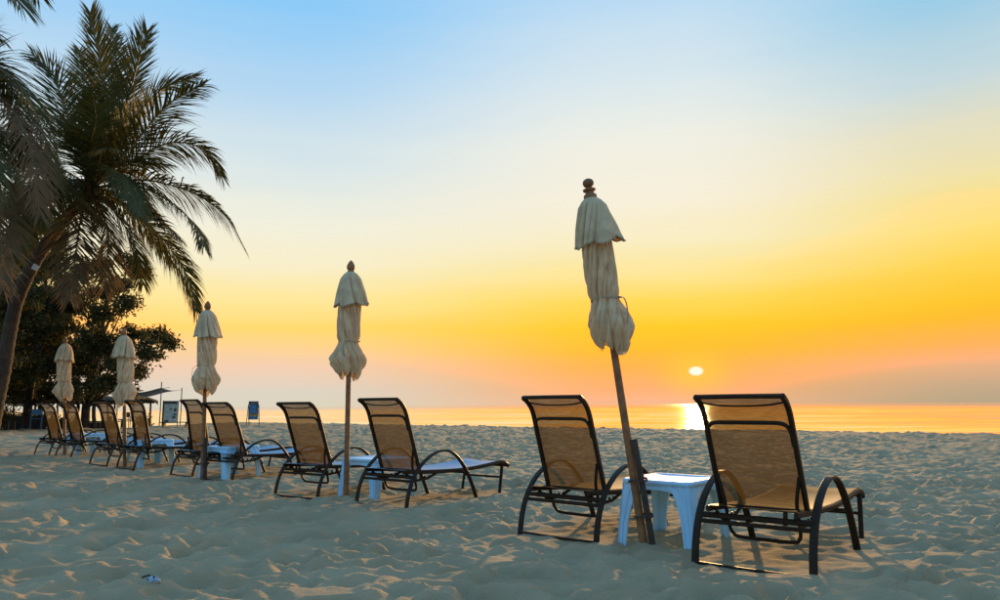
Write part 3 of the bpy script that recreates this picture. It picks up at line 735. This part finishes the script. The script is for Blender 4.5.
def make_frond(pts, parent, rg, droop, length=.96, dry=False, per=18, roll=None):
    path = smooth_path(pts, per); n = len(path)
    seg = np.array([0] + [np.linalg.norm(path[i + 1] - path[i]) for i in range(n - 1)]).cumsum(); tot = seg[-1]
    b = MB()
    b.sweep(path, [(.022, -.012), (.0, .016), (-.022, -.012)], scale=[1.25 * (1 - .82 * i / (n - 1)) for i in range(n)], mi=1)
    step = .0235; cnt = int(tot * .90 / step); V, Fc = [], []
    roll = rg.uniform(-.35, .35) if roll is None else roll; torn = rg.uniform(0, 6.28)
    for k in range(cnt):
        q = .09 + .91 * k / cnt; d = q * tot
        i = min(np.searchsorted(seg, d), n - 1); i = max(i, 1); w = (d - seg[i - 1]) / max(seg[i] - seg[i - 1], 1e-6)
        p = path[i - 1] * (1 - w) + path[i] * w; t = path[i] - path[i - 1]; t /= np.linalg.norm(t)
        s = np.cross(t, (0, 0, 1.0)); ln = np.linalg.norm(s)
        s = s / ln if ln > .12 else np.array([1.0, 0, 0]); s /= np.linalg.norm(s)
        u = np.cross(s, t)
        s, u = s * math.cos(roll) + u * math.sin(roll), -s * math.sin(roll) + u * math.cos(roll)
        prof = max(.05, min(1.0, (q + .05) / .28)) * (1 - .62 * max(0, (q - .45) / .55) ** 1.6)
        for sd in (-1, 1):
            if rg.rand() < .06 + (.15 if dry else 0): continue
            l = length * prof * rg.uniform(.70, 1.1)
            lean = .55 + .55 * q + rg.normal() * .13
            dv = s * sd * math.cos(lean) + t * math.sin(lean) + u * (.18 - .1 * q)
            dv /= np.linalg.norm(dv); dr = droop * (.2 + .8 * math.sqrt(max(0, 1 - t[2] ** 2))) * rg.uniform(.75, 1.25) + .12 * math.sin(q * 17 + torn)
            wd = .0155 * rg.uniform(.8, 1.2); pos = p.copy(); vel = dv.copy(); nrm = np.cross(vel, t); nrm /= (np.linalg.norm(nrm) + 1e-9)
            edge = np.cross(vel, nrm); o = len(V); segs = 4
            for m in range(segs + 1):
                f = (m / segs); ww = wd * (.6 + .6 * f if f < .4 else 1.0 * (1 - f) / .6 + .04)
                V.append(pos - edge * ww); V.append(pos + edge * ww)
                vel = vel + np.array([0, 0, -1.0]) * dr * (.22 + .28 * f); vel /= np.linalg.norm(vel); pos = pos + vel * l / segs
            for m in range(segs): Fc.append((o + 2 * m, o + 2 * m + 1, o + 2 * m + 3, o + 2 * m + 2))
    b.add(V, Fc, 0)
    return b.build('frond', [M['frond_dry'] if dry else M['frond'], M['rachis']], parent, True, angle=180)


def make_palm(name, label, trunk, fronds, droops, seed, r0, dry=(), extra=0):
    rg = np.random.RandomState(seed)
    base = np.array(trunk[0]); root = empty(name, tuple(base))
    tr = smooth_path([np.array(p) - base for p in trunk], 14)
    tr[0] = tr[0] + np.array([0, 0, -.4])
    n = len(tr); sc = []
    for i in range(n):
        q = i / (n - 1); ring = 1 + .05 * math.sin(i * 2.1) + rg.uniform(-.02, .02)
        sc.append(r0 * (1.25 - .45 * min(1, q * 3) * .6 - .18 * q) * ring * (1.18 if q > .95 else 1))
    MB().sweep(tr, [(math.cos(a), math.sin(a)) for a in np.linspace(0, 2 * math.pi, 14, endpoint=False)], (0, 1, 0), 0, sc).build('trunk', M['trunk'], root)
    top = tr[-1]
    for k in range(9):           # ragged leaf bases round the crown shaft
        a = k * 2.4; c, s = math.cos(a), math.sin(a); hgt = -.35 + .05 * k
        MB().sweep(smooth_path([top + np.array([.08 * c, .08 * s, hgt]), top + np.array([.17 * c, .17 * s, hgt + .2]), top + np.array([.26 * c, .26 * s, hgt + .42])], 3),
                   [(.055, -.015), (.0, .02), (-.055, -.015)], scale=[1.2, 1.1, 1, .9, .7, .45, .3][:7]).build('leaf_base', M['frond_dry'], root)
    for k in range(5):           # small nuts
        a = k * 1.9; MB().lathe([(.01, -.08), (.055, -.06), (.075, 0), (.06, .06), (.01, .085)], 9).build('coconut', M['rachis'], root, loc=tuple(top + np.array([.2 * math.cos(a), .2 * math.sin(a), -.12 - .05 * (k % 3)])))
    for k, f in enumerate(fronds):
        make_frond([np.array(p) - base for p in f], root, rg, droops[k % len(droops)] if not isinstance(droops, dict) else droops.get(k, .55), dry=k in dry, roll={3: 1.1, 6: .5, 7: .55, 8: .5, 9: .85}.get(k) if len(fronds) > 15 else None)
    for k in range(extra):       # younger and older fronds filling the crown all round
        a = k * 2.399 + 1.1; el = rg.uniform(-.35, 1.15); ln = rg.uniform(1.9, 2.9); c, s = math.cos(a), math.sin(a)
        P = [top + np.array([c * math.cos(el) * ln * t, s * math.cos(el) * ln * t, math.sin(el) * ln * t - (.55 + .35 * math.cos(el)) * ln * .55 * t * t]) for t in (0, .33, .66, 1)]
        make_frond(P, root, rg, .3 + .5 * max(0, math.cos(el)), length=.72)
    return tag(root, label, 'palm tree')


p1 = make_palm('coconut_palm', 'coconut palm with curved trunk and full crown standing behind the row of loungers', TRUNK1, FR1,
               {0: .12, 1: .12, 2: .14, 3: .3, 4: .45, 5: .45, 6: .75, 7: .8, 8: .8, 9: .8, 10: .8, 11: .6, 12: .7, 13: .6, 14: .3, 15: .12, 16: .5, 17: .6, 18: .3, 19: .7, 20: .7}, 5, .145, dry=(13, 17), extra=13)
MB().box((0, 0, 0), (.13, .02, .12), 0, .006).build('tag', M['paint_white'], p1, loc=tuple(np.array((-9.72, 14.80, 3.86)) - np.array(TRUNK1[0]))).rotation_euler = (0, .5, 0)
make_palm('coconut_palm', 'palm with hanging browned fronds, its crown touching that of the curved palm', TRUNK2, FR2, [.75, .7, .7, .5, .7], 9, .16, dry=(1, 4), extra=9)
make_palm('coconut_palm', 'tall palm whose drooping frond tips alone hang into the blue upper sky', TRUNK3, FR3, [.5, .45, .4], 14, .17)


# ------------------------------------------------------------------ broad-leaved trees behind
def make_tree(name, label, base, blobs, seed, leaves_per, forks):
    rg = np.random.RandomState(seed); base = np.array(base, float)
    root = empty(name, tuple(base)); B = [(np.array(b[:3]) - base, b[3]) for b in blobs]
    cen = sum(b[0] for b in B) / len(B); top = max(b[0][2] for b in B)
    tb = MB(); lean = rg.uniform(-.3, .3, 2)
    tp_ = smooth_path([(0, 0, -.4), (lean[0] * .3, lean[1] * .3, top * .25), (cen[0] * .45 + lean[0], cen[1] * .45 + lean[1], top * .55), (cen[0] * .8, cen[1] * .8, top * .9)], 8)
    tb.tube(tp_, .16, 10, scale=[1.3 - .95 * i / (len(tp_) - 1) for i in range(len(tp_))])
    for f in forks: tb.tube(smooth_path([(f[0], f[1], -.4), (f[0] * .7, f[1] * .7, top * .2), (f[0] * 1.2 + f[2], f[1] * 1.2, top * .55)], 5), .09, 8, scale=[1.2 - .07 * i for i in range(11)])
    V, Fc = [], []; lv = MB()
    for c, r in B:
        st = tp_[int(min(len(tp_) - 1, max(4, len(tp_) * max(.2, (c[2] - .6 * np.hypot(c[0], c[1])) / top))))]
        mid = st * .45 + c * .55 + np.array([rg.uniform(-.2, .2), rg.uniform(-.2, .2), .25])
        tb.tube(smooth_path([st, mid, c], 4), .045, 6, scale=[1.2 - .1 * i for i in range(9)])
        ncl = max(7, int(44 * r * r) + 8)
        for _ in range(ncl):
            d = rg.normal(size=3); d /= np.linalg.norm(d); cc = c + d * r * rg.uniform(.25, 1.12) * np.array([1.05, 1.05, .8])
            tb.tube([c + (cc - c) * .1, (c + cc) / 2 + np.array([0, 0, .05]), cc], .012, 4, scale=[1.4, 1, .6])
            hang = rg.uniform(.1, .5)
            for _ in range(leaves_per):
                off = rg.normal(size=3) * np.array([.15, .15, .11]) * rg.uniform(.6, 1.35); off[2] -= abs(rg.normal()) * .12 * hang
                p = cc + off; l = rg.uniform(.055, .11); a = rg.normal(size=3); a[2] -= .5; a /= np.linalg.norm(a)
                bb = np.cross(a, rg.normal(size=3)); bb /= np.linalg.norm(bb); o = len(V)
                V += [p - a * l, p + bb * l * .42, p + a * l, p - bb * l * .42]; Fc.append((o, o + 1, o + 2, o + 3))
    tb.build('trunk', M['bark'], root)
    lv.add(V, Fc).build('crown', M['leaf'], root, smooth=False)
    return tag(root, label, 'tree', 'broad-leaved trees behind the palms')


make_tree('shade_tree', 'dark spreading tree whose ragged outer branches reach furthest towards the sea', (-18.9, 33.2, ground_z(-18.9, 33.2)), BLA, 31, 46, [(.5, .1, .9), (-.7, .2, -.6)])
make_tree('shade_tree', 'dark dense tree in the middle of the clump over the beach shelter', (-21.2, 32.6, ground_z(-21.2, 32.6)), BLB, 32, 52, [(.6, .3, .3)])
make_tree('shade_tree', 'dark tree of the clump that stands right behind the curved palm trunk', (-20.6, 28.8, ground_z(-20.6, 28.8)), BLC, 33, 44, [(-.5, .2, -.4)])


# ------------------------------------------------------------------ beach shelter and clutter under the trees
sg = ground_z(-20, 36)
sh = empty('beach_shelter', (-20.0, 36.0, sg))
pr_x = [-4.2, -3.3, -2.3, -1.2, .1, 1.2, 1.95]
for k, px in enumerate(pr_x):
    MB().tube([(px, -1.2 + .1 * (k % 2), -.2), (px + .06, -1.2, 1.0), (px + .03 * (-1) ** k, -1.2, 1.95)], .05, 8).build('post', M['wood_dark'], sh)
    if k % 2 == 0: MB().tube([(px, 1.6, -.3), (px - .05, 1.6, 1.95)], .05, 8).build('post', M['wood_dark'], sh)
rb = MB(); rg = np.random.RandomState(3)
V, Fc = [], []; nx_, ny_ = 60, 14
for k in range(2):
    for j in range(ny_ + 1):
        for i in range(nx_ + 1):
            x = -4.6 + 6.7 * i / nx_; y = -1.6 + 3.6 * j / ny_
            z = 1.93 + .18 * (1 - ((y - .2) / 1.8) ** 2) + .03 * math.sin(i * .9) + rg.uniform(-.03, .03) - (k * (.10 + rg.uniform(0, .12) * (j in (0, ny_))))
            V.append((x, y, z))
W1 = (nx_ + 1); T0 = W1 * (ny_ + 1)
for j in range(ny_):
    for i in range(nx_):
        a = j * W1 + i; Fc.append((a, a + 1, a + W1 + 1, a + W1)); Fc.append((T0 + a, T0 + a + W1, T0 + a + W1 + 1, T0 + a + 1))
for i in range(nx_): Fc.append((i, T0 + i, T0 + i + 1, i + 1)); a = ny_ * W1 + i; Fc.append((a, a + 1, T0 + a + 1, T0 + a))
for j in range(ny_): a = j * W1; Fc.append((a, a + W1, T0 + a + W1, T0 + a)); a = j * W1 + nx_; Fc.append((a, T0 + a, T0 + a + W1, a + W1))
rb.add(V, Fc).build('roof', M['thatch'], sh, smooth=False)
MB().strap([(-4.4, -1.2, 1.86), (2.05, -1.2, 1.86)], .08, .10).build('beam', M['wood_dark'], sh)
tag(sh, 'low dark thatched beach shelter on posts under the trees', 'shelter')

# sagging tarp on poles
tr_ = empty('tarp_awning', (-19.8, 38.6, ground_z(-19.8, 38.6)))
V, Fc = [], []; gz = ground_z(-19.8, 38.6)
for j in range(9):
    for i in range(25):
        u, w = i / 24, j / 8
        x = -4.0 + 6.1 * u; y = -.8 + 2.4 * w
        z = (1.50 * (1 - u) + 1.92 * u) - gz - .30 * math.sin(math.pi * u) * (.7 + .3 * math.sin(math.pi * w)) + .03 * math.sin(u * 20 + w * 3) - .10 * math.sin(math.pi * w)
        V.append((x, y, z))
for j in range(8):
    for i in range(24): Fc.append((j * 25 + i, j * 25 + i + 1, j * 25 + 26 + i, j * 25 + 25 + i))
tc = MB().add(V, Fc).build('tarp', M['tarp'], tr_, angle=180); tc.modifiers.new('thickness', 'SOLIDIFY').thickness = .012
for px, py, hh in ((2.12, -.82, 2.25), (.75, -.84, 1.72), (2.12, 1.62, 2.0), (-4.05, -.84, 1.8), (-.1, -.86, 1.95)):
    zb = ground_z(-19.8 + px, 38.6 + py) - gz
    MB().tube([(px, py, zb - .3), (px + .02, py, zb + 1), (px, py, hh - gz)], .028, 8).build('pole', M['pole_grey'], tr_)
MB().tube([(2.1, -.82, 1.9 - gz), (2.6, -.9, 1.97 - gz)], .012, 5).build('guy_rope', M['pole_grey'], tr_)
tag(tr_, 'sagging blue-grey tarp awning strung between thin poles beside the shelter', 'awning')


def bar_counter(x, y, w, h, label, mat):
    z = ground_z(x, y); r = empty('bar_counter', (x, y, z))
    n = int(w / .28)
    for k in range(n): MB().box((-w / 2 + (k + .5) * w / n, 0, h / 2 - .05), (w / n - .012, .03, h + .1), 0, .004).build('plank', M[mat], r)
    MB().box((0, .22, h + .03), (w + .12, .55, .05), 0, .01).build('counter_top', M['wood_dark'], r)
    for s in (-1, 1): MB().box((s * (w / 2 - .05), .42, h / 2 - .05), (.07, .07, h + .09), 0, .006).build('leg', M['wood_dark'], r)
    return tag(r, label, 'counter')


bar_counter(-22.2, 33.6, 2.6, .95, 'dark plank bar counter below the shelter roof, furthest from the sea', 'wood_dark')
bar_counter(-19.5, 35.3, 2.0, .85, 'dark plank bar counter at the seaward end of the shelter', 'wood_dark')


def cafe_chair(x, y, rz, mat, label):
    r = empty('cafe_chair', (x, y, ground_z(x, y)), rz); m = M[mat]
    for sx_ in (-1, 1):
        MB().tube([(sx_ * .2, -.2, -.03), (sx_ * .2, -.2, .45), (sx_ * .19, -.27, .85)], .018, 6).build('leg', m, r)
        MB().tube([(sx_ * .2, .2, -.03), (sx_ * .19, .18, .44)], .018, 6).build('leg', m, r)
        MB().tube(smooth_path([(sx_ * .21, -.22, .62), (sx_ * .23, 0, .66), (sx_ * .21, .18, .60), (sx_ * .20, .19, .44)], 3), .015, 6).build('arm', m, r)
    MB().box((0, 0, .45), (.42, .42, .03), 0, .01).build('seat', m, r)
    MB().box((0, -.26, .74), (.38, .025, .24), 0, .01).build('backrest', m, r)
    return tag(r, label, 'chair')


cafe_chair(-20.0, 31.4, .6, 'paint_blue', 'pale blue armchair beside the end lounger in front of the shelter')
cafe_chair(-18.6, 34.2, 2.4, 'wood_dark', 'dark armchair in front of the seaward bar counter')
cafe_chair(-17.6, 34.6, -2.0, 'wood_dark', 'dark armchair at the open corner of the shelter facing the sea')


def cafe_table(x, y, mat, label):
    r = empty('cafe_table', (x, y, ground_z(x, y)))
    MB().lathe([(.02, .70), (.36, .70), (.38, .715), (.38, .73), (.36, .745), (.02, .745)], 20).build('table_top', M[mat], r)
    MB().lathe([(.20, -.02), (.20, .02), (.06, .05), (.035, .12), (.03, .4), (.035, .66), (.10, .70)], 14).build('pedestal', M['wood_dark'], r)
    return tag(r, label, 'table')


cafe_table(-18.1, 34.9, 'paint_blue', 'round blue-topped cafe table between the dark armchairs')
cafe_table(-20.9, 31.9, 'wood_dark', 'round dark cafe table behind the pale blue armchair')


def leafy(name, label, x, y, h, w, n, seed, cat, stems=9):
    rg = np.random.RandomState(seed); r = empty(name, (x, y, ground_z(x, y)))
    st, V, Fc = MB(), [], []
    for k in range(stems):
        a = rg.uniform(0, 6.28); tip = np.array([w * .6 * math.cos(a) * rg.uniform(.2, 1), w * .6 * math.sin(a) * rg.uniform(.2, 1), h * rg.uniform(.6, 1.05)])
        pth = smooth_path([(0, 0, -.1), tip * np.array([.3, .3, .5]), tip], 4); st.tube(pth, .012, 5)
        for _ in range(n // stems):
            p = pth[rg.randint(3, len(pth))] + rg.normal(size=3) * np.array([.12, .12, .09]) * w; l = rg.uniform(.04, .09)
            p[2] = max(p[2], .05); d = rg.normal(size=3); d /= np.linalg.norm(d); bb = np.cross(d, rg.normal(size=3)); bb /= np.linalg.norm(bb); o = len(V)
            V += [p - d * l, p + bb * l * .45, p + d * l, p - bb * l * .45]; Fc.append((o, o + 1, o + 2, o + 3))
    st.build('stem', M['bark'], r); MB().add(V, Fc).build('foliage', M['leaf'], r, smooth=False)
    return tag(r, label, cat)


leafy('beach_shrub', 'low dark shrub with upright twigs beside the tarp poles', -17.7, 36.2, .75, .8, 900, 41, 'shrub')
leafy('beach_shrub', 'broad low dark bush at the foot of the clump behind the palm trunk', -21.6, 30.4, 1.0, 2.2, 2600, 42, 'shrub', 18)
leafy('beach_shrub', 'low dark bush in front of the plank bar counter', -22.9, 32.4, .9, 1.8, 2200, 43, 'shrub', 16)
leafy('beach_shrub', 'low dark bush between the tree trunks beside the shelter posts', -20.3, 33.4, .7, 1.5, 1600, 44, 'shrub', 14)

# notice board and little painted stand out on the sand
nx0, ny0 = -16.15, 35.6
nb = empty('notice_board', (nx0, ny0, ground_z(nx0, ny0)), R(14))
MB().box((0, 0, .68), (.66, .03, 1.08), 0, .006).build('board', M['board'], nb)
MB().box((0, -.018, 1.13), (.60, .012, .13), 0, .003).build('header_strip', M['board_dark'], nb)
MB().box((-.31, -.018, .68), (.05, .012, 1.06), 0, .003).build('side_strip', M['wood_dark'], nb)
for k, (px, pz, w, h, mm) in enumerate(((.22, .78, .12, .14, 'board_dark'), (.22, .56, .14, .09, 'paint_blue'), (.18, .42, .16, .09, 'board_dark'), (.02, .82, .10, .06, 'board_dark'), (-.14, .24, .18, .08, 'wood_dark'))):
    MB().box((px, -.019, pz), (w, .012, h), 0, .003).build('panel', M[mm], nb)
for s in (-1, 1): MB().tube([(s * .34, .02, -.25), (s * .345, .02, .6), (s * .345, .02, 1.24)], .022, 8).build('leg', M['wood_dark'] if s < 0 else M['pole_grey'], nb)
tag(nb, 'grey-green notice board on two posts standing in the sand past the tarp', 'notice board')

bx_, by_ = -15.1, 33.9
bn = empty('low_bench', (bx_, by_, ground_z(bx_, by_)), R(8))
for k in range(3): MB().box((0, -.13 + .13 * k, .24), (1.35, .115, .035), 0, .006).build('plank', M['wood_dark'], bn)
for s in (-1, 1): MB().box((s * .5, 0, .09), (.06, .34, .26), 0, .006).build('leg', M['wood_dark'], bn)
tag(bn, 'low dark plank bench in front of the notice board', 'bench')

px0, py0 = -11.75, 34.6
ps = empty('painted_stand', (px0, py0, ground_z(px0, py0)), R(6))
MB().box((0, 0, .72), (.46, .03, .86), 0, .005).build('board', M['paint_blue'], ps)
MB().box((0, -.019, 1.07), (.44, .012, .16), 0, .003).build('header_strip', M['board_dark'], ps)
for (px, pz, w, h, mm) in ((.10, 1.11, .14, .07, 'paint_red'), (-.13, 1.01, .16, .05, 'paint_red'), (-.02, 1.05, .14, .05, 'paint_violet'), (0, .50, .45, .10, 'paint_orange'), (0, .56, .44, .03, 'board_dark'),
                        (.10, .66, .13, .06, 'paint_violet'), (.17, .84, .06, .28, 'board_dark'), (-.15, .82, .06, .05, 'board_dark'), (-.19, .70, .04, .08, 'board_dark'), (.06, .44, .10, .02, 'paint_white'), (-.08, .44, .05, .02, 'paint_white'),
                        (-.10, .36, .10, .035, 'board_dark'), (.14, .36, .06, .035, 'board_dark'), (-.19, .94, .04, .05, 'paint_white')):
    MB().box((px, -.021, pz), (w, .012, h), 0, .003).build('panel', M[mm], ps)
for s in (-1, 1):
    MB().tube([(s * .31, -.02, -.15), (s * .24, 0, 1.0)], .018, 6).build('leg', M['wood_dark'], ps)
    MB().tube([(s * .24, .32, -.15), (s * .22, .03, .9)], .018, 6).build('leg', M['wood_dark'], ps)
tag(ps, 'small blue painted sign stand on thin splayed legs, alone on the far sand', 'sign')

# ------------------------------------------------------------------ small things on the sand
lx_, ly_ = -1.86, 4.02
sc_ = empty('litter_scrap', (lx_, ly_, ground_z(lx_, ly_) + .014), R(-20))
V, Fc = [], []
for j in range(5):
    for i in range(9): V.append((-.038 + .0095 * i, -.016 + .008 * j, .012 + .010 * math.sin(i * 1.3) + .008 * math.cos(j * 1.7 + i * .5)))
for j in range(4):
    for i in range(8): Fc.append((j * 9 + i, j * 9 + i + 1, j * 9 + i + 10, j * 9 + i + 9))
MB().add(V, Fc).build('wrapper', M['scrap'], sc_, angle=180).modifiers.new('thickness', 'SOLIDIFY').thickness = .002
MB().tube(smooth_path([(-.10, .02, .010), (-.06, .026, .022), (-.02, .02, .016), (.01, .012, .01)], 4), .006, 6).build('straw', M['wood_dark'], sc_)
tag(sc_, 'crumpled white wrapper with a dark straw lying on the open sand', 'litter')

rg = np.random.RandomState(77)
spots = [(.2, 8.4), (3.6, 8.9), (2.2, 10.5), (6.2, 9.6)]
for k, (x, y) in enumerate(spots):
    V, Fc = [], []; l = rg.uniform(.022, .035)
    for i in range(6):
        t = i / 5; w = l * .45 * math.sin(math.pi * (t * .92 + .04)); z = .012 + .012 * math.sin(t * 3 + k)
        V += [((t - .5) * 2 * l, -w, z + .006), ((t - .5) * 2 * l, 0, z), ((t - .5) * 2 * l, w, z + .008)]
    for i in range(5):
        for j in range(2): Fc.append((i * 3 + j, i * 3 + j + 1, i * 3 + j + 4, i * 3 + j + 3))
    o = MB().add(V, Fc).build('dry_leaf', M['dry_leaf'], None, angle=180)
    o.location = (x, y, ground_z(x, y)); o.rotation_euler = (0, 0, rg.uniform(0, 6.28)); o.modifiers.new('thickness', 'SOLIDIFY').thickness = .0015
    tag(o, 'small curled brown leaf lying on the trampled sand', 'leaf', 'dry leaves on the sand')
